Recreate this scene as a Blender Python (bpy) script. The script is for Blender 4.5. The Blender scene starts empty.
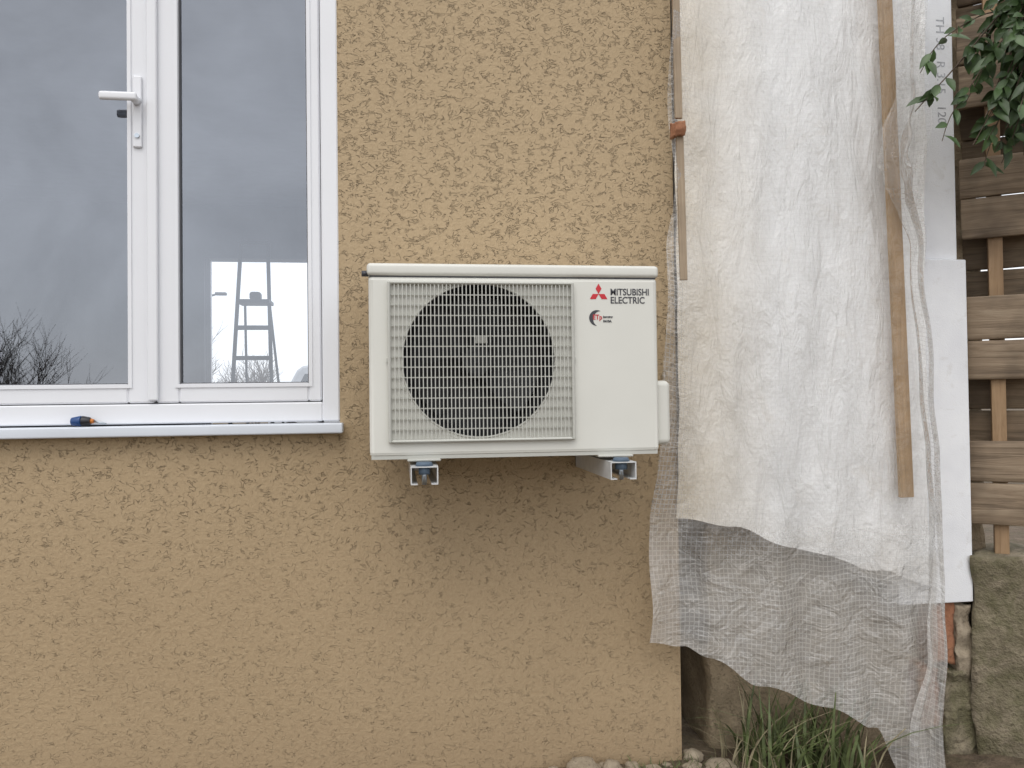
import bpy, bmesh, math, random
from mathutils import Matrix, Vector, noise
random.seed(7)
S=bpy.context.scene
COL=S.collection
rad=math.radians

# ------------------------------------------------------------------ helpers
def empty(name,loc=(0,0,0),rotz=0,parent=None):
    o=bpy.data.objects.new(name,None); o.location=loc; o.rotation_euler=(0,0,rotz)
    COL.objects.link(o)
    if parent: o.parent=parent
    return o
def obj(name,me,mat=None,parent=None,smooth=False):
    o=bpy.data.objects.new(name,me); COL.objects.link(o)
    if mat: me.materials.append(mat)
    if parent: o.parent=parent
    if smooth:
        for p in me.polygons: p.use_smooth=True
    return o
def box(name,x0,x1,y0,y1,z0,z1,mat,parent=None,bevel=0,seg=2):
    bm=bmesh.new(); bmesh.ops.create_cube(bm,size=1)
    for v in bm.verts:
        v.co=Vector(((x0+x1)/2+v.co.x*(x1-x0),(y0+y1)/2+v.co.y*(y1-y0),(z0+z1)/2+v.co.z*(z1-z0)))
    me=bpy.data.meshes.new(name); bm.to_mesh(me); bm.free()
    o=obj(name,me,mat,parent)
    if bevel:
        m=o.modifiers.new("b","BEVEL"); m.width=bevel; m.segments=seg
        for p in me.polygons: p.use_smooth=True
        n=o.modifiers.new("w","WEIGHTED_NORMAL")
    return o
def multibox(name,boxes,mat,parent=None,bevel=0):
    bm=bmesh.new()
    for (x0,x1,y0,y1,z0,z1) in boxes:
        r=bmesh.ops.create_cube(bm,size=1)
        for v in r['verts']:
            v.co=Vector(((x0+x1)/2+v.co.x*(x1-x0),(y0+y1)/2+v.co.y*(y1-y0),(z0+z1)/2+v.co.z*(z1-z0)))
    me=bpy.data.meshes.new(name); bm.to_mesh(me); bm.free()
    o=obj(name,me,mat,parent)
    if bevel:
        m=o.modifiers.new("b","BEVEL"); m.width=bevel; m.segments=1
    return o
def cyl(name,p0,p1,r0,r1,mat,parent=None,seg=24,bevel=0,caps=True):
    p0=Vector(p0);p1=Vector(p1); d=p1-p0
    bm=bmesh.new(); bmesh.ops.create_cone(bm,cap_ends=caps,segments=seg,radius1=r0,radius2=r1,depth=d.length)
    M=Matrix.Translation((p0+p1)/2)@d.to_track_quat('Z','Y').to_matrix().to_4x4()
    bm.transform(M)
    me=bpy.data.meshes.new(name); bm.to_mesh(me); bm.free()
    o=obj(name,me,mat,parent)
    for p in me.polygons: p.use_smooth=len(p.vertices)==4
    if bevel:
        m=o.modifiers.new("b","BEVEL"); m.width=bevel; m.segments=2; m.limit_method='ANGLE'
    return o
def rough(name,x0,x1,y0,y1,z0,z1,mat,parent=None,n=(20,6,20),amp=.01,sc=12,seed=0):
    me=bpy.data.meshes.new(name)
    bm=bmesh.new()
    X=[x0+(x1-x0)*i/n[0] for i in range(n[0]+1)]
    Y=[y0+(y1-y0)*i/n[1] for i in range(n[1]+1)]
    Z=[z0+(z1-z0)*i/n[2] for i in range(n[2]+1)]
    vd={}
    def V(i,j,k):
        if (i,j,k) not in vd: vd[(i,j,k)]=bm.verts.new((X[i],Y[j],Z[k]))
        return vd[(i,j,k)]
    for i in range(n[0]):
        for k in range(n[2]):
            bm.faces.new((V(i,0,k),V(i+1,0,k),V(i+1,0,k+1),V(i,0,k+1)))
            bm.faces.new((V(i,n[1],k),V(i,n[1],k+1),V(i+1,n[1],k+1),V(i+1,n[1],k)))
        for j in range(n[1]):
            bm.faces.new((V(i,j,0),V(i,j+1,0),V(i+1,j+1,0),V(i+1,j,0)))
            bm.faces.new((V(i,j,n[2]),V(i+1,j,n[2]),V(i+1,j+1,n[2]),V(i,j+1,n[2])))
    for j in range(n[1]):
        for k in range(n[2]):
            bm.faces.new((V(0,j,k),V(0,j,k+1),V(0,j+1,k+1),V(0,j+1,k)))
            bm.faces.new((V(n[0],j,k),V(n[0],j+1,k),V(n[0],j+1,k+1),V(n[0],j,k+1)))
    for v in bm.verts:
        c=v.co.copy()*sc+Vector((seed,seed*2,0))
        v.co+=noise.turbulence_vector(c,3,False)*amp
    bmesh.ops.recalc_face_normals(bm,faces=bm.faces)
    bm.to_mesh(me); bm.free()
    return obj(name,me,mat,parent,True)

def mat(name):
    m=bpy.data.materials.new(name); m.use_nodes=True
    nt=m.node_tree; b=nt.nodes["Principled BSDF"]
    return m,nt,b
def N(nt,t,**k):
    n=nt.nodes.new(t)
    for a,v in k.items(): setattr(n,a,v)
    return n
def math_(nt,op,a,b=None,clamp=False):
    n=nt.nodes.new("ShaderNodeMath"); n.operation=op; n.use_clamp=clamp
    for i,x in enumerate((a,b)):
        if x is None: continue
        if isinstance(x,(int,float)): n.inputs[i].default_value=x
        else: nt.links.new(x,n.inputs[i])
    return n.outputs[0]
def ramp(nt,fac,stops):
    r=nt.nodes.new("ShaderNodeValToRGB"); nt.links.new(fac,r.inputs[0])
    e=r.color_ramp.elements
    while len(e)<len(stops): e.new(.5)
    for i,(p,c) in enumerate(stops):
        e[i].position=p; e[i].color=(c[0],c[1],c[2],1) if not isinstance(c,(int,float)) else (c,c,c,1)
    return r.outputs[0]
def noisetex(nt,scale,detail=3,rough=.5,vec=None,dist=0):
    n=N(nt,"ShaderNodeTexNoise"); n.inputs["Scale"].default_value=scale; n.inputs["Detail"].default_value=detail
    n.inputs["Roughness"].default_value=rough; n.inputs["Distortion"].default_value=dist
    if vec is not None: nt.links.new(vec,n.inputs["Vector"])
    return n.outputs[0]
def objco(nt): return N(nt,"ShaderNodeTexCoord").outputs["Object"]
def mixc(nt,f,a,b,mode='MIX'):
    n=nt.nodes.new("ShaderNodeMix"); n.data_type='RGBA'; n.blend_type=mode
    for idx,x in ((0,f),(6,a),(7,b)):
        if isinstance(x,(int,float)): n.inputs[idx].default_value=x
        elif isinstance(x,tuple): n.inputs[idx].default_value=(x[0],x[1],x[2],1)
        else: nt.links.new(x,n.inputs[idx])
    return n.outputs[2]
def bumpn(nt,h,dist,strength=1):
    n=N(nt,"ShaderNodeBump"); n.inputs["Distance"].default_value=dist; n.inputs["Strength"].default_value=strength
    nt.links.new(h,n.inputs["Height"]); return n.outputs[0]
def bump(nt,b,h,dist,strength=1): nt.links.new(bumpn(nt,h,dist,strength),b.inputs["Normal"])
def maprange(nt,v,a,b,c=0,d=1,smooth=False):
    n=N(nt,"ShaderNodeMapRange"); nt.links.new(v,n.inputs[0])
    if smooth: n.interpolation_type='SMOOTHSTEP'
    for i,x in enumerate((a,b,c,d)): n.inputs[i+1].default_value=x
    return n.outputs[0]
def simple(name,c,r=.5,metal=0,var=.08,vs=8,bs=0,bd=.001,spec=None):
    m,nt,b=mat(name); co=objco(nt)
    f=noisetex(nt,vs,2,.6,co)
    c2=tuple(x*(1-var) for x in c); c1=tuple(min(1,x*(1+var)) for x in c)
    nt.links.new(ramp(nt,f,[(.3,c2),(.7,c1)]),b.inputs["Base Color"])
    b.inputs["Roughness"].default_value=r; b.inputs["Metallic"].default_value=metal
    if spec is not None: b.inputs["Specular IOR Level"].default_value=spec
    if bs: bump(nt,b,noisetex(nt,bs,4,.6,co),bd)
    return m

# ------------------------------------------------------------------ materials
def stucco():
    m,nt,b=mat("stucco_render"); co=objco(nt); L=nt.links.new
    mp=N(nt,"ShaderNodeMapping"); mp.inputs["Scale"].default_value=(.8,1,1.2); L(co,mp.inputs[0])
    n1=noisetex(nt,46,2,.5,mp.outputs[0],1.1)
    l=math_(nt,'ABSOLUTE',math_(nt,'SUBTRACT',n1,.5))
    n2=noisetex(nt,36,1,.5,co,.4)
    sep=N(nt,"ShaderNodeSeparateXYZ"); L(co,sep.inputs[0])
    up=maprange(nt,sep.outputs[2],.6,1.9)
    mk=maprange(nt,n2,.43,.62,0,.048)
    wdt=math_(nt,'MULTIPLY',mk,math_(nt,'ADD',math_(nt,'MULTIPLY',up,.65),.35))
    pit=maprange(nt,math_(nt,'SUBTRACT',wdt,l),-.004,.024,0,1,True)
    fine=noisetex(nt,380,1,.7,co); med=noisetex(nt,85,2,.65,co); big=noisetex(nt,1.3,2,.6,co)
    h=math_(nt,'SUBTRACT',math_(nt,'ADD',math_(nt,'MULTIPLY',fine,.15),math_(nt,'MULTIPLY',med,.40)),math_(nt,'MULTIPLY',pit,math_(nt,'ADD',math_(nt,'MULTIPLY',up,.55),.45)))
    bump(nt,b,h,.0075,1)
    base=ramp(nt,big,[(.3,(.385,.28,.165)),(.7,(.43,.315,.188))])
    base=mixc(nt,maprange(nt,med,.35,.7,0,.35),base,(.52,.40,.25))
    base=mixc(nt,math_(nt,'MULTIPLY',pit,math_(nt,'ADD',math_(nt,'MULTIPLY',up,.24),.06)),base,(.17,.11,.055))  # crevice shade painted into the pit colour, stronger higher up
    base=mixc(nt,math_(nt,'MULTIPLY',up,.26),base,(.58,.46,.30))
    lo=maprange(nt,sep.outputs[2],.25,0)
    base=mixc(nt,math_(nt,'MULTIPLY',lo,math_(nt,'MULTIPLY',big,.6)),base,(.25,.17,.10))
    L(base,b.inputs["Base Color"]); b.inputs["Roughness"].default_value=.92
    return m
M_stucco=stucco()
M_pvc=simple("white_pvc",(.80,.81,.84),.28,0,.02,3)
M_sill=simple("sill_white",(.68,.72,.78),.35,0,.04,5)
M_gasket=simple("gasket",(.12,.12,.13),.6)
M_acw=simple("ac_painted_steel",(.70,.695,.64),.38,0,.025,5)
M_acg=simple("ac_grille_plastic",(.52,.52,.475),.42,0,.03,6)
M_acdark=simple("ac_shroud",(.035,.037,.04),.5)
M_fan=simple("ac_fan",(.045,.047,.05),.6)
M_fin=simple("ac_fins",(.030,.031,.034),.5)
M_galv=simple("painted_bracket",(.66,.67,.67),.35,.2,.08,30)
M_rub=simple("rubber",(.09,.13,.18),.6)
M_bolt=simple("zinc",(.5,.55,.6),.3,.9)
M_red=simple("red_ink",(.55,.02,.03),.4)
M_ink=simple("dark_ink",(.05,.05,.06),.4)
M_blue=simple("blue_handle",(.02,.07,.22),.35)
M_black=simple("black_handle",(.02,.02,.025),.4)
M_orange=simple("orange_tip",(.55,.18,.03),.4)
M_alu=simple("aluminium",(.03,.032,.038),.5,.2)
M_room=simple("interior_paint",(.33,.36,.42),.8)
M_roomfloor=simple("interior_floor",(.22,.21,.2),.6)
M_roof=simple("roof_tiles",(.30,.13,.07),.8,0,.3,6,20,.01)

def foam():
    m,nt,b=mat("polystyrene"); co=objco(nt); L=nt.links.new
    v=N(nt,"ShaderNodeTexVoronoi"); v.inputs["Scale"].default_value=260; L(co,v.inputs["Vector"])
    bump(nt,b,v.outputs["Distance"],.001,.6)
    c=ramp(nt,noisetex(nt,5,3,.6,co),[(.3,(.80,.81,.84)),(.6,(.88,.89,.91))])
    c=mixc(nt,ramp(nt,noisetex(nt,16,4,.7,co,.5),[(.58,0),(.75,.35)]),c,(.50,.46,.40))
    L(c,b.inputs["Base Color"])
    b.inputs["Roughness"].default_value=.8; return m
M_foam=foam()
def innerfilm():
    m,nt,b=mat("white_membrane"); co=objco(nt); L=nt.links.new
    sep=N(nt,"ShaderNodeSeparateXYZ"); L(co,sep.inputs[0])
    g=maprange(nt,sep.outputs[0],1.25,.88)
    nz=noisetex(nt,4,3,.6,co)
    f=math_(nt,'MULTIPLY',g,math_(nt,'ADD',nz,.35),True)
    c=mixc(nt,f,(.95,.95,.945),(.76,.66,.50))
    st=ramp(nt,noisetex(nt,6,4,.7,co,1),[(.58,0),(.76,1)])
    c=mixc(nt,math_(nt,'MULTIPLY',st,.20),c,(.70,.60,.46))
    L(c,b.inputs["Base Color"]); b.inputs["Roughness"].default_value=.25
    b.inputs["Specular IOR Level"].default_value=.6
    mp=N(nt,"ShaderNodeMapping"); mp.inputs["Scale"].default_value=(1.8,1,.5); mp.inputs["Rotation"].default_value=(0,.25,0); L(co,mp.inputs[0])
    w=noisetex(nt,8,5,.6,mp.outputs[0],.7)
    v=N(nt,"ShaderNodeTexVoronoi"); v.inputs["Scale"].default_value=80; L(co,v.inputs["Vector"])
    h=math_(nt,'ADD',w,math_(nt,'MULTIPLY',v.outputs["Distance"],.05))
    bump(nt,b,h,.026,.85)
    return m
M_inner=innerfilm()
def meshfilm(name,dense):
    m=bpy.data.materials.new(name); m.use_nodes=True; nt=m.node_tree; nt.nodes.clear(); L=nt.links.new
    tc=N(nt,"ShaderNodeTexCoord"); co=tc.outputs["Object"]
    sep=N(nt,"ShaderNodeSeparateXYZ"); L(tc.outputs["UV"],sep.inputs[0])
    def lines(o):
        f=math_(nt,'FRACT',math_(nt,'MULTIPLY',o,1/.0145))
        return math_(nt,'LESS_THAN',math_(nt,'ABSOLUTE',math_(nt,'SUBTRACT',f,.5)),.10)
    g=math_(nt,'MAXIMUM',lines(sep.outputs[0]),lines(sep.outputs[1]))
    dirt=ramp(nt,noisetex(nt,5,3,.7,co,.6),[(.42,0),(.7,1)])
    so_=N(nt,"ShaderNodeSeparateXYZ"); L(co,so_.inputs[0])
    low=maprange(nt,so_.outputs[2],.95,.60)     # the film is dirtier and doubled near the bottom
    if dense:
        k=math_(nt,'ADD',math_(nt,'MULTIPLY',low,.3),.6)
    else:
        edge=maprange(nt,so_.outputs[0],1.0,.86)
        k=math_(nt,'MAXIMUM',math_(nt,'MAXIMUM',low,edge),.22)
    a=math_(nt,'ADD',math_(nt,'MULTIPLY',g,.20),math_(nt,'ADD',math_(nt,'MULTIPLY',low,.18),.20),True)
    a=math_(nt,'ADD',a,math_(nt,'MULTIPLY',dirt,.18),True)
    a=math_(nt,'MULTIPLY',a,k)
    col=mixc(nt,math_(nt,'MULTIPLY',dirt,.45),(.88,.87,.85),(.60,.54,.46))
    nb=bumpn(nt,noisetex(nt,14,3,.6,co,1.0),.022,.9)
    d=N(nt,"ShaderNodeBsdfDiffuse"); t=N(nt,"ShaderNodeBsdfTranslucent"); tr=N(nt,"ShaderNodeBsdfTransparent"); gl=N(nt,"ShaderNodeBsdfGlossy")
    gl.inputs["Roughness"].default_value=.2
    for q in (d,t): L(col,q.inputs["Color"])
    for q in (d,gl): L(nb,q.inputs["Normal"])
    m1=N(nt,"ShaderNodeMixShader"); m1.inputs[0].default_value=.3; L(d.outputs[0],m1.inputs[1]); L(t.outputs[0],m1.inputs[2])
    m2=N(nt,"ShaderNodeMixShader"); L(a,m2.inputs[0]); L(tr.outputs[0],m2.inputs[1]); L(m1.outputs[0],m2.inputs[2])
    fr=N(nt,"ShaderNodeLayerWeight"); fr.inputs[0].default_value=.25; L(nb,fr.inputs["Normal"])
    m3=N(nt,"ShaderNodeMixShader"); L(math_(nt,'ADD',math_(nt,'MULTIPLY',fr.outputs["Fresnel"],.55),.02,True),m3.inputs[0]); L(m2.outputs[0],m3.inputs[1]); L(gl.outputs[0],m3.inputs[2])
    out=N(nt,"ShaderNodeOutputMaterial"); L(m3.outputs[0],out.inputs[0])
    return m
M_mesh=meshfilm("reinforced_film",False)
M_mesh2=meshfilm("reinforced_film_folded",True)
def wood(name,c1,c2,c3,axis=0,sc=1,stain=.5):
    m,nt,b=mat(name); co=objco(nt); L=nt.links.new
    mp=N(nt,"ShaderNodeMapping"); s=[34*sc]*3; s[axis]=2.2*sc; mp.inputs["Scale"].default_value=s; L(co,mp.inputs[0])
    f=noisetex(nt,1,4,.65,mp.outputs[0],1.5)
    c=ramp(nt,f,[(.25,c1),(.5,c2),(.75,c3)])
    k=noisetex(nt,5,3,.6,co)
    c=mixc(nt,ramp(nt,k,[(.42,0),(.72,stain)]),c,tuple(x*.55 for x in c1))
    L(c,b.inputs["Base Color"]); b.inputs["Roughness"].default_value=.75
    bump(nt,b,f,.004,.9); return m
M_fence=wood("weathered_wood",(.12,.085,.055),(.26,.19,.125),(.37,.29,.20),0,1,.7)
M_fence_b=wood("shaded_weathered_wood",(.08,.055,.035),(.16,.115,.07),(.24,.17,.11),0,1,.7)  # darker copy of the fence wood, back-board shade put into the colour
M_post=wood("fence_post_wood",(.22,.13,.07),(.34,.22,.12),(.42,.28,.165),2)
M_batten=wood("batten_wood",(.33,.21,.10),(.47,.31,.165),(.56,.39,.23),2,1,.3)
M_lath=wood("lath_wood",(.25,.19,.13),(.38,.29,.20),(.5,.42,.31),2)
def concrete(name,c1,c2,moss=.5,bd=.012,mc=(.07,.075,.025)):
    m,nt,b=mat(name); co=objco(nt); L=nt.links.new
    f=noisetex(nt,14,4,.7,co) 
    c=ramp(nt,f,[(.3,c1),(.7,c2)])
    g=ramp(nt,noisetex(nt,6,4,.7,co,.5),[(.42,0),(.60,1)])
    c=mixc(nt,math_(nt,'MULTIPLY',g,moss),c,mc)
    s=noisetex(nt,85,2,.7,co)
    c=mixc(nt,ramp(nt,s,[(.55,0),(.7,.5)]),c,tuple(x*.4 for x in c1))
    L(c,b.inputs["Base Color"]); b.inputs["Roughness"].default_value=.95
    h=math_(nt,'ADD',f,math_(nt,'MULTIPLY',s,.35))
    bump(nt,b,h,bd,1); return m
M_conc=concrete("mossy_concrete",(.16,.13,.09),(.32,.27,.19),.62,.016,(.09,.09,.035))
M_mortar=concrete("rough_mortar",(.24,.185,.12),(.38,.30,.20),.15)
M_brick=concrete("terracotta",(.30,.13,.07),(.44,.20,.11),.2,.006)
M_dirt=concrete("soil",(.085,.06,.04),(.19,.14,.095),.3,.02)
M_stone=concrete("pale_stone",(.26,.21,.15),(.42,.35,.26),.1,.008)
M_grass=simple("grass_blade",(.11,.14,.05),.6,0,.45,18)
M_dry=simple("dry_blade",(.30,.26,.16),.7,0,.3,18)
M_leaf=simple("leaf_green",(.05,.09,.028),.42,0,.5,14)
M_bark=simple("bark",(.09,.065,.045),.9,0,.3,30)
M_van=simple("van_paint",(.45,.47,.5),.3)
M_vglass=simple("van_glass",(.03,.035,.04),.1)
def glassm():
    m=bpy.data.materials.new("window_glass"); m.use_nodes=True; nt=m.node_tree; nt.nodes.clear(); L=nt.links.new
    out=N(nt,"ShaderNodeOutputMaterial"); mx=N(nt,"ShaderNodeMixShader"); t=N(nt,"ShaderNodeBsdfTransparent"); g=N(nt,"ShaderNodeBsdfGlossy")
    t.inputs[0].default_value=(.88,.91,.94,1); g.inputs[0].default_value=(.86,.91,1,1); g.inputs["Roughness"].default_value=.012
    f=noisetex(nt,2.2,4,.6,objco(nt),.5)
    L(maprange(nt,f,.2,.8,.205,.31),mx.inputs[0]); L(t.outputs[0],mx.inputs[1]); L(g.outputs[0],mx.inputs[2]); L(mx.outputs[0],out.inputs[0])
    return m
M_glass=glassm()

# ------------------------------------------------------------------ house
house=empty("stucco_house")
WX0,WX1,WZ0,WZ1=-1.29,-.184,1.10,3.10
ZT=3.5
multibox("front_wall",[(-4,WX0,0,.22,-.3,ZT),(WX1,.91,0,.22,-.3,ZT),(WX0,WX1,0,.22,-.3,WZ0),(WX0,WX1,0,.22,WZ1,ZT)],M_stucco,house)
BY=5.0
multibox("interior_walls",[(-4,-3.9,.22,BY,.5,2.98),(.80,.91,.22,BY,.5,2.98),
  (-4,-1.735,BY,BY+.2,-.3,ZT),(.3,.91,BY,BY+.2,-.3,ZT),(-1.735,.3,BY,BY+.2,-.3,.62),(-1.735,.3,BY,BY+.2,2.50,ZT),
  (-3.9,.80,.22,BY,2.98,3.06)],M_room,house)
box("interior_floor",-3.9,.80,.22,BY,.45,.55,M_roomfloor,house)
multibox("far_window_frame",[(-.75,-.69,BY+.05,BY+.1,.62,2.5),(-1.73,-1.69,BY+.05,BY+.1,.62,2.5)],M_pvc,house)
box("roof",-4.3,.95,-.10,BY+.4,ZT,ZT+.15,M_roof,house)

win=empty("casement_window",parent=house)
fy0,fy1=-.004,.07
multibox("outer_frame",[(WX1-.052,WX1,fy0,fy1,1.135,WZ1),(WX0,WX0+.052,fy0,fy1,1.135,WZ1),(WX0+.052,WX1-.052,fy0,fy1,1.135,1.195),(WX0+.052,WX1-.052,fy0,fy1,WZ1-.06,WZ1)],M_pvc,win,.004)
multibox("frame_rebate",[(WX0+.053,WX1-.053,.061,.069,1.190,1.215),(WX1-.075,WX1-.053,.061,.069,1.216,WZ1-.06)],M_pvc,win)
def sash(nm,x0,x1,gx0,gx1,z0,z1,gz0,gz1):
    multibox(nm,[(x0,gx0,.006,.06,z0,z1),(gx1,x1,.006,.06,z0,z1),(gx0,gx1,.006,.06,z0,gz0),(gx0,gx1,.006,.06,gz1,z1)],M_pvc,win,.005)
    e=.003
    multibox(nm+"_gasket",[(gx0,gx0+e,.018,.04,gz0,gz1),(gx1-e,gx1,.018,.04,gz0,gz1),(gx0+e,gx1-e,.018,.04,gz0,gz0+e),(gx0+e,gx1-e,.018,.04,gz1-e,gz1)],M_gasket,win)
    q=.012
    multibox(nm+"_bead",[(gx0-q,gx0-.001,.002,.0055,gz0-q,gz1+q),(gx1+.001,gx1+q,.002,.0055,gz0-q,gz1+q),(gx0-.001,gx1+.001,.002,.0055,gz0-q,gz0-.001)],M_pvc,win)
    me=bpy.data.meshes.new(nm+"_pane"); me.from_pydata([(gx0,.03,gz0),(gx1,.03,gz0),(gx1,.03,gz1),(gx0,.03,gz1)],[],[(0,1,2,3)])
    obj(nm+"_pane",me,M_glass,win)
sash("right_sash",-.731,WX1-.055,-.664,-.279,1.198,WZ1-.064,1.256,WZ1-.13)
sash("left_sash",WX0+.055,-.735,-1.195,-.812,1.198,WZ1-.064,1.256,WZ1-.13)
box("astragal",-.752,-.722,-.012,.004,1.205,WZ1-.07,M_pvc,win,.005)
box("sill",WX0-.01,WX1+.012,-.05,.05,1.098,1.13,M_sill,win,.005)
box("handle_plate",-.794,-.767,-.004,.006,1.975,2.195,M_pvc,win,.006,3)
cyl("handle_spindle",(-.780,-.002,2.115),(-.780,-.045,2.115),.013,.012,M_pvc,win)
box("handle_lever",-.875,-.766,-.056,-.040,2.101,2.127,M_pvc,win,.008,3)
cyl("lock_cylinder",(-.780,-.0045,2.01),(-.780,-.009,2.01),.007,.007,M_bolt,win)

# ------------------------------------------------------------------ screwdriver on sill
sd=empty("screwdriver")
cyl("grip_front",(-.960,-.028,1.146),(-.930,-.03,1.147),.012,.0165,M_blue,sd,16,.003)
cyl("grip_back",(-.930,-.03,1.147),(-.905,-.031,1.147),.0163,.011,M_black,sd,16,.003)
cyl("collar",(-.905,-.031,1.147),(-.896,-.0315,1.1465),.008,.0055,M_orange,sd,16)
cyl("shaft",(-.896,-.0315,1.1465),(-.862,-.033,1.138),.0032,.003,M_bolt,sd,10)

# ------------------------------------------------------------------ air conditioner
ac=empty("air_conditioner_outdoor_unit")
AX0,AX1,AZ0,AZ1,AF,AB=-.083,.726,1.045,1.567,-.385,-.10
CX,CZ,CR=.218,1.304,.210
body=box("body",AX0+.004,AX1-.003,AF,AB,AZ0,AZ1-.034,M_acw,ac,.012,3)
cut=cyl("cutter",(CX,AF-.05,CZ),(CX,AF+.17,CZ),CR,CR,M_acdark,None,96)
bo=body.modifiers.new("bool","BOOLEAN"); bo.object=cut; bo.operation='DIFFERENCE'; bo.solver='EXACT'
bpy.context.view_layer.update()
dg=bpy.context.evaluated_depsgraph_get()
nm_=bpy.data.meshes.new_from_object(body.evaluated_get(dg)); body.modifiers.clear(); body.data=nm_
for p in nm_.polygons: p.use_smooth=False
bpy.data.objects.remove(cut)
box("lid",AX0,AX1,AF-.006,AB+.004,AZ1-.034,AZ1,M_acw,ac,.010,3)
box("lid_shadow_strip",AX0+.007,AX1-.007,AF+.002,AB,AZ1-.0365,AZ1-.0335,M_ink,ac)  # solid dark strip stands in for the shadow under the lid
cyl("shroud",(CX,AF+.006,CZ),(CX,AF+.165,CZ),CR-.003,CR-.02,M_acdark,ac,96,0,False)
box("heat_exchanger",CX-CR+.003,CX+CR-.003,AF+.16,AF+.165,CZ-CR+.003,CZ+CR-.003,M_fin,ac)
def torus(nm,c,R,r,m,par):
    bm=bmesh.new(); n,k=96,8; vs=[]
    for i in range(n):
        a=2*math.pi*i/n; row=[]
        for j in range(k):
            b_=2*math.pi*j/k; rr=R+r*math.cos(b_)
            row.append(bm.verts.new((c[0]+rr*math.cos(a),c[1]+r*math.sin(b_),c[2]+rr*math.sin(a))))
        vs.append(row)
    for i in range(n):
        for j in range(k):
            bm.faces.new((vs[i][j],vs[(i+1)%n][j],vs[(i+1)%n][(j+1)%k],vs[i][(j+1)%k]))
    bmesh.ops.recalc_face_normals(bm,faces=bm.faces)
    me=bpy.data.meshes.new(nm); bm.to_mesh(me); bm.free(); return obj(nm,me,m,par,True)
torus("bellmouth",(CX,AF,CZ),CR,.003,M_acw,ac)
bm=bmesh.new()
for b_ in range(3):
    a0=2*math.pi*b_/3+.5; g=[]
    for i in range(9):
        r=.045+(.185-.045)*i/8; row=[]
        for j in range(9):
            t=j/8; a=a0+ (.35+.5*t*1.7) + .35*i/8
            row.append(bm.verts.new((CX+r*math.cos(a),AF+.065+.06*t+ .01*math.sin(3*t),CZ+r*math.sin(a))))
        g.append(row)
    for i in range(8):
        for j in range(8): bm.faces.new((g[i][j],g[i+1][j],g[i+1][j+1],g[i][j+1]))
me=bpy.data.meshes.new("fan_blades"); bm.to_mesh(me); bm.free(); obj("fan_blades",me,M_fan,ac,True)
cyl("fan_hub",(CX,AF+.065,CZ),(CX,AF+.13,CZ),.042,.05,M_fan,ac,40,.006)
cyl("motor_nut",(CX,AF+.052,CZ),(CX,AF+.065,CZ),.008,.010,M_fan,ac,6)
box("motor_label",CX-.008,CX+.026,AF+.030,AF+.034,CZ+.048,CZ+.070,M_acg,ac,.002)
GX0,GX1,GZ0,GZ1=-.029,.480,1.083,1.517
gy0,gy1=AF-.016,AF-.001
fr=.008
multibox("grille_frame",[(GX0,GX0+fr,gy0,gy1,GZ0,GZ1),(GX1-fr,GX1,gy0,gy1,GZ0,GZ1),(GX0+fr,GX1-fr,gy0,gy1,GZ0,GZ0+fr),(GX0+fr,GX1-fr,gy0,gy1,GZ1-fr,GZ1)],M_acg,ac,.003)
nv=46; vb=[]
for i in range(1,nv):
    x=GX0+fr+(GX1-GX0-2*fr)*i/nv
    vb.append((x-.0013,x+.0013,gy0+.003,gy0+.0075,GZ0+fr,GZ1-fr))
multibox("grille_vertical_bars",vb,M_acg,ac)
nh=15; hb=[]
for i in range(1,nh):
    z=GZ0+fr+(GZ1-GZ0-2*fr)*i/nh
    hb.append((GX0+fr,GX1-fr,gy0+.008,gy0+.0125,z-.0015,z+.0015))
multibox("grille_horizontal_bars",hb,M_acg,ac)
multibox("grille_screws",[(GX0-.004,GX0,gy0+.006,gy1,1.3,1.31),(GX1,GX1+.004,gy0+.006,gy1,1.3,1.31)],M_acg,ac)
def poly(nm,pts,y,m,par):
    me=bpy.data.meshes.new(nm); me.from_pydata([(x,y,z) for x,z in pts],[],[tuple(range(len(pts)))]); return obj(nm,me,m,par)
def rhomb(nm,cx,cz,ang,h):
    w=h*.5; L=h
    pts=[(0,0),(w*.58,L*.5),(0,L),(-w*.58,L*.5)]
    c,s=math.cos(ang),math.sin(ang)
    poly(nm,[(cx+x*c-z*s,cz+x*s+z*c) for x,z in pts],AF-.0008,M_red,ac)
for i,a in enumerate((0,rad(120),rad(240))): rhomb("diamond_%d"%i,.553,1.487,a,.029)
def text(nm,s,x,z,size,m,sx=1):
    c=bpy.data.curves.new(nm,'FONT'); c.body=s; c.size=size; c.extrude=.0003; c.offset=.0004
    o=bpy.data.objects.new(nm,c); COL.objects.link(o); o.rotation_euler=(rad(90),0,0); o.location=(x,AF-.0008,z); o.scale=(sx,1,1)
    c.materials.append(m); o.parent=ac; return o
text("label_line_1","MITSUBISHI",.586,1.484,.0260,M_ink,.86)
text("label_line_2","ELECTRIC",.586,1.461,.0260,M_ink,.88)
bm=bmesh.new(); A=[];B=[]
for i in range(13):
    a=rad(60+i*17); A.append(bm.verts.new((.547+.022*math.cos(a),AF-.0008,1.420+.022*math.sin(a))))
    w=.022-.011*math.sin(math.pi*i/12); B.append(bm.verts.new((.549+w*math.cos(a),AF-.0008,1.420+w*math.sin(a))))
for i in range(12): bm.faces.new((A[i],A[i+1],B[i+1],B[i]))
me=bpy.data.meshes.new("swoosh"); bm.to_mesh(me); bm.free(); obj("swoosh",me,M_ink,ac)
text("label_small","ETp",.535,1.416,.019,M_red,.9)
text("label_tiny","inverter",.565,1.420,.0095,M_ink,.9)
text("label_tiny_2","R410A",.565,1.408,.0095,M_ink,.9)
box("valve_cover",AX1-.006,AX1+.042,-.355,-.16,1.062,1.245,M_acw,ac,.016,4)
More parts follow.
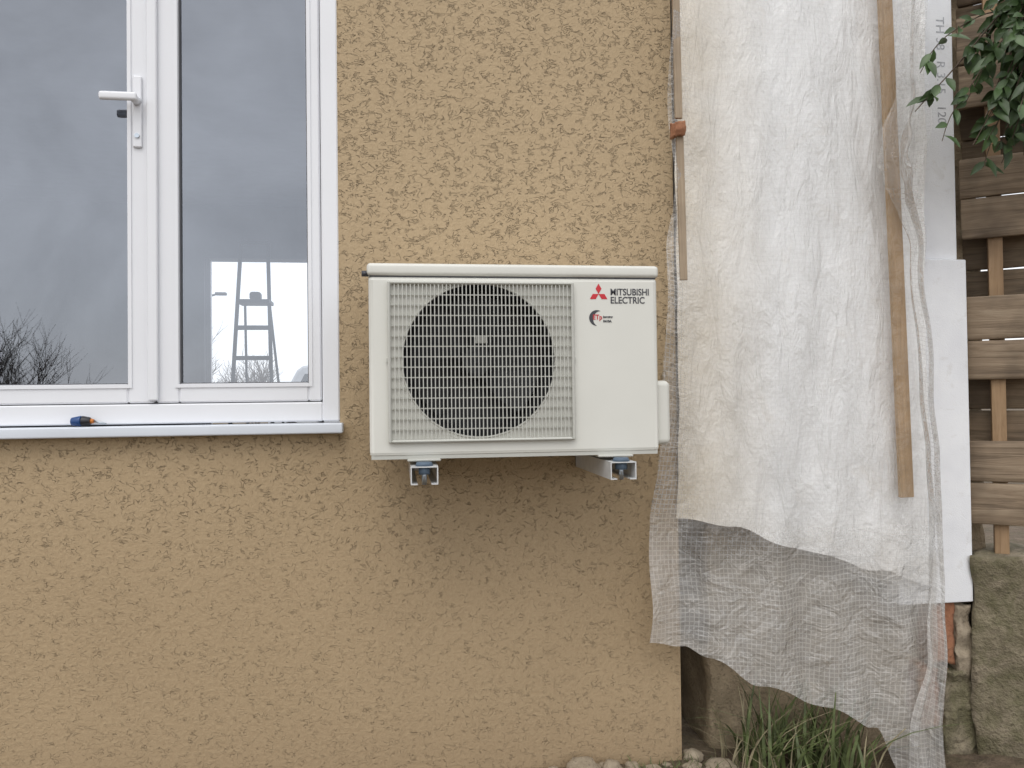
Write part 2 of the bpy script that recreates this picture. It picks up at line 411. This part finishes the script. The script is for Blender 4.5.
cyl("valve_nut",(AX0-.014,-.37,1.540),(AX0+.004,-.37,1.540),.008,.008,M_ink,ac,12)
box("base_rim",AX0+.008,AX1-.008,AF+.004,AB-.004,AZ0-.006,AZ0+.004,M_acg,ac)
multibox("feet",[(.020,.110,AF-.006,AB,AZ0-.012,AZ0-.006),(.545,.645,AF-.006,AB,AZ0-.012,AZ0-.006)],M_acg,ac,.002)

br=empty("wall_bracket")
for nm,x in (("left",.028),("right",.566)):
    w=.072
    z1=AZ0-.022; z0=z1-.048
    multibox(nm+"_arm",[(x,x+w,-.44,0,z1-.003,z1),(x,x+.003,-.44,0,z0,z1-.003),(x+w-.003,x+w,-.44,0,z0,z1-.003),(x+.003,x+.018,-.44,-.0,z0,z0+.003),(x+w-.018,x+w-.003,-.44,0,z0,z0+.003)],M_galv,br)
    multibox(nm+"_upright",[(x,x+w,-.006,0.0,z0-.0,z1+.35)],M_galv,br)
    for yy in (-.415,-.14):
        cyl(nm+"_damper_%d"%int(-yy*100),(x+w/2,yy,z1),(x+w/2,yy,z1+.010),.024,.020,M_rub,br,20)
        cyl(nm+"_bolt_%d"%int(-yy*100),(x+w/2,yy,z0-.002),(x+w/2,yy,z1-.0031),.007,.007,M_bolt,br,8)
        cyl(nm+"_nut_%d"%int(-yy*100),(x+w/2,yy,z1-.022),(x+w/2,yy,z1-.0035),.017,.017,M_rub,br,6)
multibox("cross_rail",[(.0,.68,-.03,-.0065,1.25,1.29)],M_galv,br)

# ------------------------------------------------------------------ masonry behind film, foam boards
rough("masonry_wall",1.055,2.12,.12,.42,-.3,2.9,M_mortar,None,(60,6,110),.012,9)
ins=empty("polystyrene_insulation")
box("upper_board",.93,1.968,.035,.105,1.672,2.9,M_foam,ins,.004)
box("lower_board",.93,1.70,.012,.106,.83,1.669,M_foam,ins,.004)
box("lower_board_edge",1.702,1.985,.012,.107,.467,1.669,M_foam,ins,.004)
M_ink2=simple("print_ink",(.45,.46,.49),.7,0,.3,60)
def ftext(s,x,z,size,ang):
    c=bpy.data.curves.new("board_print",'FONT'); c.body=s; c.size=size; c.extrude=.0002
    o=bpy.data.objects.new("board_print",c); COL.objects.link(o); o.rotation_euler=(rad(90),rad(ang),0); o.location=(x,.0345,z); c.materials.append(M_ink2); o.parent=ins
ftext("TH 38   R 3.15   120",1.905,2.54,.046,90)
rb=empty("terracotta_bricks")
rough("brick_upper",1.84,1.92,.03,.12,.25,.462,M_brick,rb,(8,6,16),.01,14,3)
rough("brick_lower",1.80,1.90,.05,.13,.02,.235,M_brick,rb,(8,6,16),.014,14,5)
rough("mortar_patch",1.925,1.985,.02,.12,.22,.45,M_stone,rb,(10,8,24),.016,18,8)
rough("mortar_lump",1.87,2.04,.02,.13,-.2,.235,M_conc,rb,(24,10,50),.018,14,11)

# ------------------------------------------------------------------ fence
fence=empty("wooden_fence",(1.99,.045,0),rad(-36))
tiers=[(2.99,2.70),(2.54,2.215),(2.03,1.745),(1.54,1.245),(1.03,.735)]
def plank(nm,x0,x1,y0,z0,z1,m,seed):
    o=rough(nm,x0,x1,y0,y0+.02,z0,z1,m,fence,(30,1,6),.003,5,seed)
    md=o.modifiers.new("b","BEVEL"); md.width=.003; md.limit_method='ANGLE'; md.angle_limit=rad(50)
    return o
for i,(a,b_) in enumerate(tiers):
    mid=(a+b_)/2+random.uniform(-.01,.01)
    plank("front_board_%da"%i,0,2.0,0,mid+.002,a,M_fence,i*3.1)
    plank("front_board_%db"%i,.004,2.0,0.001,b_,mid-.002,M_fence,i*5.7+2)
for i in range(4):
    hi=tiers[i][1]+.03; lo=tiers[i+1][0]-.03; mid=(hi+lo)/2
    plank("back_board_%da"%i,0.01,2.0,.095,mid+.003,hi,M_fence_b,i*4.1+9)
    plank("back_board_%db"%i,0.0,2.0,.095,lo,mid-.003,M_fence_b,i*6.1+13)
for i,x in enumerate((.085,.95,1.9)):
    box("post_%d"%i,x,x+.045,.0235,.092,.62,3.0,M_post,fence,.003)
cw=empty("concrete_footing",(1.99,.045,0),rad(-36))
rough("footing_block",.01,2.1,-.045,.2,-.4,.638,M_conc,cw,(110,12,64),.020,5,4)

# ------------------------------------------------------------------ films
def lerp_curve(pts,z):
    pts=sorted(pts)
    if z<=pts[0][0]: return pts[0][1]
    for (z0,x0),(z1,x1) in zip(pts,pts[1:]):
        if z<=z1:
            t=(z-z0)/(z1-z0); t=t*t*(3-2*t); return x0+(x1-x0)*t
    return pts[-1][1]
def sheet(nm,left,right,bottom,top,yf,m,par,nu=110,nv_=240,W=1.0):
    bm=bmesh.new(); uvl=bm.loops.layers.uv.new("UVMap"); g=[]; uv={}
    for j in range(nv_+1):
        row=[]
        for i in range(nu+1):
            s=i/nu
            zb=lerp_curve(bottom,s)
            z=top+(zb-top)*j/nv_
            x=lerp_curve(left,z)+s*(lerp_curve(right,z)-lerp_curve(left,z))
            y=yf(x,z,s)
            dx=.012*noise.noise(Vector((x*3,z*5,7)))
            v=bm.verts.new((x+dx,y,z+.01*noise.noise(Vector((x*9,z*2,3)))))
            uv[v]=(s*W+.02*noise.noise(Vector((x*2,z*2,1))),z+.04*noise.noise(Vector((x*2.2,z*1.5,5)))+.05*s)
            row.append(v)
        g.append(row)
    for j in range(nv_):
        for i in range(nu):
            f=bm.faces.new((g[j][i],g[j+1][i],g[j+1][i+1],g[j][i+1]))
            for l in f.loops: l[uvl].uv=uv[l.vert]
    me=bpy.data.meshes.new(nm); bm.to_mesh(me); bm.free()
    return obj(nm,me,m,par,True)
tarp=empty("plastic_tarpaulin")
def y_in(x,z,s):
    n=noise.noise(Vector((x*2.2+z*.5,0,z*1.1)))*.020+noise.noise(Vector((x*7+z*2,3,z*2.4)))*.010
    r=abs(noise.noise(Vector((x*5+z*1.5,8,z*1.7))))*.016
    return -.008-abs(n)-r-.006*math.sin(math.pi*s)
sheet("inner_membrane",[(0,.90),(3,.925)],[(0,1.80),(.6,1.80),(2.5,1.815),(3,1.82)],[(0,.80),(.2,.765),(.45,.685),(.8,.60),(1,.54)],2.8,y_in,M_inner,tarp,150,260)
def y_out(x,z,s):
    lo=max(0,min(1,(1.0-z)/.9)); 
    f=.018*math.sin(x*31+2.2*math.sin(z*2.3))*(.35+lo)+.030*noise.noise(Vector((x*4,5,z*1.6)))*(.5+lo)
    f+=.012*noise.noise(Vector((x*15,1,z*6)))
    f=max(f,-.012) if x>1.55 and z>.8 else f
    e=max(0,1-s/.08)
    return -.095-.02*lo-f*.9-.012*e*math.sin(z*14)
XL=[(-.2,.765),(.42,.770),(.60,.775),(.80,.790),(1.2,.835),(1.67,.858),(1.9,.885),(2.1,.872),(2.5,.885),(3,.89)]
XR=[(-.2,1.74),(.5,1.76),(.84,1.76),(1.5,1.75),(3,1.74)]
sheet("mesh_film",XL,XR,[(0,.425),(.12,.40),(.2,.365),(.38,.27),(.62,.175),(.80,.10),(.88,-.06),(1,-.08)],2.8,y_out,M_mesh,tarp,150,330,1.0)
def y_fl(x,z,s):
    k=math.exp(-((z-1.98)/.16)**2)
    return -.135-(.024+.03*k)*math.sin(s*9+z*2.2)-.02*noise.noise(Vector((x*8,2,z*4)))-.03*k*noise.noise(Vector((x*22,2,z*14)))-.02*k
sheet("mesh_film_flap",[(-.2,1.62),(.1,1.63),(.35,1.68),(.6,1.705),(.84,1.72),(1.3,1.70),(1.69,1.675),(1.80,1.645),(1.90,1.60),(1.98,1.575),(2.06,1.59),(2.2,1.645),(2.5,1.67),(3,1.67)],
   [(-.2,1.74),(.1,1.755),(.5,1.765),(.84,1.76),(1.3,1.745),(1.69,1.72),(1.85,1.71),(1.95,1.705),(2.2,1.725),(2.5,1.735),(3,1.74)],[(0,-.08),(1,-.1)],2.8,y_fl,M_mesh2,tarp,30,330,.22)
def batten(nm,xt,zt,xb,zb,w,y,th,m=None):
    o=box(nm,-w/2,w/2,-th/2,th/2,0,math.hypot(xt-xb,zt-zb),m or M_batten,None,.002)
    o.location=(xb,y,zb); o.rotation_euler=(0,math.atan2(xt-xb,zt-zb),0); return o
batten("wood_batten",1.639,2.75,1.686,.85,.048,-.064,.016)
batten("wood_lath",.899,2.04,.905,1.57,.024,-.100,.012,M_lath)
batten("wood_lath",.890,2.8,.897,2.09,.024,-.100,.012,M_lath)
rough("terracotta_wedge",.872,.910,-.125,-.095,2.03,2.075,M_brick,None,(8,4,8),.01,20,2)

# ------------------------------------------------------------------ ground
def gz(x,y):
    z=.008+.016*noise.noise(Vector((x*1.7,y*1.7,0)))+.012*noise.noise(Vector((x*7,y*7,4)))+.006*noise.noise(Vector((x*25,y*25,4)))
    if x>.9: z-=.07*min(1,(x-.9)/.5)*max(0,1-max(0,-y-.3)/1.5)
    return z
def axis(a,b,fine0,fine1,step,n):
    L=[a+(fine0-a)*(1-(1-i/n)**3) for i in range(n)]
    k=int((fine1-fine0)/step); L+=[fine0+(fine1-fine0)*i/k for i in range(k)]
    L+=[fine1+(b-fine1)*(i/n)**3 for i in range(n+1)]
    return L
xs=axis(-150,150,-.5,2.4,.015,24); ys=axis(-150,150,-.9,.35,.015,24)
vs=[(x,y,gz(x,y)) for y in ys for x in xs]; W=len(xs)
fs=[(j*W+i,j*W+i+1,(j+1)*W+i+1,(j+1)*W+i) for j in range(len(ys)-1) for i in range(W-1)]
me=bpy.data.meshes.new("ground"); me.from_pydata(vs,[],fs); obj("ground",me,M_dirt,None,True)

def rocks(nm,items,m):
    bm=bmesh.new()
    for (x,y,r,sz) in items:
        q=bmesh.ops.create_icosphere(bm,subdivisions=2 if r<.013 else 3,radius=1)
        o=Vector((random.random()*50,0,0)); z=gz(x,y)
        sc=Vector((r*random.uniform(.9,1.5),r,r*sz))
        for v in q['verts']:
            k=1+.35*noise.noise(v.co*1.3+o)+.15*noise.noise(v.co*4+o)
            v.co=Vector((x+v.co.x*k*sc.x,y+v.co.y*k*sc.y,z+v.co.z*k*sc.z+sc.z*.3))
    me=bpy.data.meshes.new(nm); bm.to_mesh(me); bm.free(); return obj(nm,me,m,None,True)
it=[(.56,-.06,.05,.8),(.47,-.045,.024,.9),(.66,-.05,.032,.8),(.73,-.04,.025,.8),(.61,-.03,.02,.6),(.40,-.03,.014,.6),(.80,-.04,.02,.7),(.33,-.03,.012,.6),(.95,.02,.03,.7),(1.03,-.03,.035,.6),(.92,-.06,.02,.6)]
for i in range(140):
    it.append((random.uniform(.1,1.3),random.uniform(-.14,-.01),random.uniform(.004,.013),.6))
rocks("rubble_stones",it,M_stone)

def blades(nm,n,xr,yr,hr,m,par,w=.0045):
    bm=bmesh.new()
    for _ in range(n):
        x=random.uniform(*xr); y=random.uniform(*yr); z=gz(x,y)-.005
        h=random.uniform(*hr); a=random.uniform(0,6.283); lean=random.uniform(.15,1.1)*h
        d=Vector((math.cos(a),math.sin(a)*.6,0)); sd_=Vector((-d.y,d.x,0)).normalized(); prev=None
        for k in range(7):
            t=k/6; p=Vector((x,y,z))+d*lean*t*t+Vector((0,0,h*(t-.35*t*t*lean/h)))
            ww=w*(1-t**1.5)+.0003
            a_,b_=bm.verts.new(p-sd_*ww),bm.verts.new(p+sd_*ww)
            if prev: bm.faces.new((prev[0],prev[1],b_,a_))
            prev=(a_,b_)
    me=bpy.data.meshes.new(nm); bm.to_mesh(me); bm.free(); return obj(nm,me,m,par,True)
gr=empty("grass")
blades("green_blades",140,(1.12,1.52),(-.14,.08),(.15,.38),M_grass,gr,.0065)
blades("dry_blades",90,(1.04,1.55),(-.18,.08),(.08,.34),M_dry,gr,.0035)
blades("sparse_blades",90,(.72,1.1),(-.12,-.01),(.02,.07),M_grass,gr,.002)

shrub=empty("leafy_shrub")
def curveobj(nm,lines,m,par):
    c=bpy.data.curves.new(nm,'CURVE'); c.dimensions='3D'; c.bevel_depth=1; c.bevel_resolution=1
    for pts in lines:
        sp=c.splines.new('POLY'); sp.points.add(len(pts)-1)
        for p,(co,r) in zip(sp.points,pts): p.co=(*co,1); p.radius=r
    o=bpy.data.objects.new(nm,c); COL.objects.link(o); c.materials.append(m); o.parent=par; return o
stems=[]; lv=bmesh.new()
def leaf(p,d,L,w):
    d=d.normalized(); up=Vector((random.uniform(-.5,.5),-1,random.uniform(-.1,.8))).normalized()
    s=d.cross(up).normalized(); n=s.cross(d)
    pr=[(0,0),(.25,.75),(.5,1),(.78,.6),(1,0)]; mid=[];l=[];r=[]
    for t,ww in pr:
        c=p+d*L*t-n*L*.25*t*t
        mid.append(lv.verts.new(c)); 
        l.append(lv.verts.new(c+s*w*ww+n*w*.35*ww)); r.append(lv.verts.new(c-s*w*ww+n*w*.35*ww))
    for k in range(4):
        lv.faces.new((mid[k],mid[k+1],l[k+1],l[k])); lv.faces.new((mid[k],r[k],r[k+1],mid[k+1]))
def stem(p0,p1,sag,nleaf,r=.003,ls=.05):
    p0=Vector(p0);p1=Vector(p1); pts=[]
    for k in range(13):
        t=k/12; p=p0.lerp(p1,t)+Vector((0,0,sag*math.sin(math.pi*t)))+Vector((noise.noise(p0*9+Vector((t*3,0,0))),noise.noise(p0*9+Vector((0,t*3,0))),0))*.03
        pts.append((p,r*(1-.7*t)+.0005))
    stems.append([(tuple(p),q) for p,q in pts])
    for k in range(nleaf):
        t=random.uniform(.12,1); i=min(11,int(t*12)); p=pts[i][0].lerp(pts[i+1][0],t*12-i)
        ax=(pts[i+1][0]-pts[i][0]).normalized(); dd=ax*.6+Vector((random.uniform(-1,1),random.uniform(-1,.4),random.uniform(-1,.5)))*.8
        leaf(p,dd,ls*random.uniform(.6,1.3),ls*.21*random.uniform(.8,1.3))
root=(2.25,-.28,2.75)
stem(root,(1.63,-.26,2.09),.02,30,.004,.062)
stem((1.95,-.27,2.42),(1.60,-.30,2.19),.05,15,.0025,.058)
stem((1.95,-.27,2.35),(1.70,-.28,1.99),.04,15,.0025,.058)
for i in range(52):
    stem((2.2+random.uniform(-.14,.1),-.3+random.uniform(-.1,.12),2.72+random.uniform(-.2,.1)),(random.uniform(1.78,2.10),-.30+random.uniform(-.12,.12),random.uniform(1.93,2.5)),.05,26,.003,.062)
me=bpy.data.meshes.new("leaves"); lv.to_mesh(me); lv.free(); obj("leaves",me,M_leaf,shrub,True)
stems.append([((2.6,-.5,gz(2.6,-.5)),.02),((2.5,-.42,1.3),.015),((2.35,-.33,2.3),.01),(root,.006)])
curveobj("stems",stems,M_bark,shrub)

# ------------------------------------------------------------------ stepladder in the room
ld=empty("stepladder")
lx0,lx1,ly,lzb,lzt=-1.345,-.985,4.0,.55,2.52
tx0,tx1=-1.29,-1.075
def tube(nm,a,b_,r): cyl(nm,a,b_,r,r,M_alu,ld,10)
tube("rail_a",(lx0,ly,lzb),(tx0,ly+.35,lzt),.016); tube("rail_b",(lx1,ly,lzb),(tx1,ly+.35,lzt),.016)
tube("top_bar",(tx0,ly+.35,lzt),(tx1,ly+.35,lzt),.016)
for i,z in enumerate((.8,1.05,1.3,1.55,1.8)):
    t=(z-lzb)/(lzt-lzb); a=lx0+(tx0-lx0)*t; b_=lx1+(tx1-lx1)*t; y=ly+.35*t
    box("tread_%d"%i,a,b_,y-.04,y+.04,z-.016,z+.016,M_alu,ld,.003)
box("platform",-1.30,-1.04,ly+.18,ly+.42,2.0,2.03,M_alu,ld,.004)
box("tool_bag",-1.21,-1.12,ly+.24,ly+.34,2.03,2.10,M_alu,ld,.02)
tube("rear_a",(-1.34,ly+.9,lzb),(-1.27,ly+.40,2.0),.011); tube("rear_b",(-.99,ly+.9,lzb),(-1.07,ly+.40,2.0),.011)
tube("rear_brace",(-1.33,ly+.8,.8),(-1.0,ly+.8,.8),.009)

# ------------------------------------------------------------------ things beyond / behind
def baretree(nm,base,h,spread,n=5,seed=1,r=.03,lev0=3):
    rnd=random.Random(seed); lines=[]
    def rec(p,d,L,r,lev):
        pts=[(tuple(p),r)]; q=p.copy(); dd=d.copy()
        for k in range(4):
            dd=(dd+Vector((rnd.uniform(-1,1),rnd.uniform(-1,1),rnd.uniform(-.3,.6)))*.18).normalized()
            q=q+dd*L/4; pts.append((tuple(q),r*(1-.15*(k+1))))
            if lev>0 and k>=1:
                for _ in range(2):
                    nd=(dd+Vector((rnd.uniform(-1,1),rnd.uniform(-1,1),rnd.uniform(-.2,.7)))*spread).normalized()
                    rec(q.copy(),nd,L*rnd.uniform(.5,.75),r*.5,lev-1)
        lines.append(pts)
    for k in range(n):
        rec(Vector(base)+Vector((rnd.uniform(-.1,.1),rnd.uniform(-.1,.1),0)),Vector((rnd.uniform(-.5,.5),rnd.uniform(-.5,.5),1)).normalized(),h*.55,r,lev0)
    e=empty(nm); curveobj("branches",lines,M_bark,e)
baretree("bare_shrub",(-5.9,-10,0),2.2,.9,10,3,.020)
baretree("bare_tree",(-5.0,19,0),2.8,.8,3,9,.05)
baretree("bare_tree",(-4.1,22,0),2.2,.8,4,12,.05)
van=empty("van",(-2.3,20,0))
bm=bmesh.new()
prof=[(-1.1,.35),(-1.1,1.05),(-.75,1.25),(-.35,2.0),(-.2,2.12),(3.0,2.15),(3.2,2.0),(3.2,.35)]
a=[bm.verts.new((x,-.9,z)) for x,z in prof]; b2=[bm.verts.new((x,.9,z)) for x,z in prof]
bm.faces.new(a); bm.faces.new(b2[::-1])
for i in range(len(prof)): j=(i+1)%len(prof); bm.faces.new((a[i],b2[i],b2[j],a[j]))
bmesh.ops.recalc_face_normals(bm,faces=bm.faces)
me=bpy.data.meshes.new("shell"); bm.to_mesh(me); bm.free(); o=obj("shell",me,M_van,van); md=o.modifiers.new("b","BEVEL"); md.width=.06; md.segments=3
def vp(nm,pts): poly(nm,pts,-.905,M_vglass,van)
vp("side_window_front",[(-.45,1.3),(.35,1.3),(.35,1.9),(-.15,1.9)]); vp("side_window_rear",[(.45,1.3),(1.7,1.3),(1.7,1.9),(.45,1.9)])
for i,x in enumerate((-.5,2.4)):
    cyl("wheel_%d"%i,(x,-.92,.33),(x,-.7,.33),.33,.33,M_black,van,24); cyl("wheel_far_%d"%i,(x,.7,.33),(x,.92,.33),.33,.33,M_black,van,24)
lamp=empty("street_lamp")
cyl("pole",(-5.35,21,0),(-5.35,21,4.2),.06,.04,M_alu,lamp,12); cyl("arm",(-5.35,21,4.15),(-5.0,21,4.25),.03,.03,M_alu,lamp,8)
box("lamp_head",-5.1,-4.8,20.9,21.1,4.2,4.28,M_alu,lamp,.02)

# ------------------------------------------------------------------ light
EL,AZ=54,200
w=bpy.data.worlds.new("World"); S.world=w; w.use_nodes=True; nt=w.node_tree
sky=nt.nodes.new("ShaderNodeTexSky"); sky.sky_type='NISHITA'; sky.sun_disc=False
sky.sun_elevation=rad(EL); sky.sun_rotation=rad(AZ); sky.dust_density=1.5; sky.air_density=1.0; sky.ozone_density=1
hs=nt.nodes.new("ShaderNodeHueSaturation"); hs.inputs["Saturation"].default_value=.35
nt.links.new(sky.outputs[0],hs.inputs["Color"])
cl=mixc(nt,.70,hs.outputs[0],(9.4,9.5,9.75))
nt.links.new(cl,nt.nodes["Background"].inputs[0])
nt.nodes["Background"].inputs[1].default_value=.15
sl=bpy.data.lights.new("sun",'SUN'); sl.energy=1.0; sl.angle=rad(42); sl.color=(1,.955,.89)
so=bpy.data.objects.new("sun",sl); COL.objects.link(so)
d=Vector((math.sin(rad(AZ))*math.cos(rad(EL)),math.cos(rad(AZ))*math.cos(rad(EL)),math.sin(rad(EL))))
so.rotation_euler=d.to_track_quat('Z','Y').to_euler(); so.location=d*10

cd=bpy.data.cameras.new("camera"); cam=bpy.data.objects.new("camera",cd); COL.objects.link(cam); S.camera=cam
cd.sensor_width=36; cd.lens=36*804/1024; cd.clip_start=.05; cd.clip_end=600
cam.matrix_world=Matrix.Translation((0,-2.565,1.2))@Matrix.Rotation(rad(-8),4,'Z')@Matrix.Rotation(rad(91),4,'X')@Matrix.Rotation(rad(-.7),4,'Z')
S.view_settings.view_transform='Standard'; S.view_settings.look='None'; S.view_settings.exposure=0
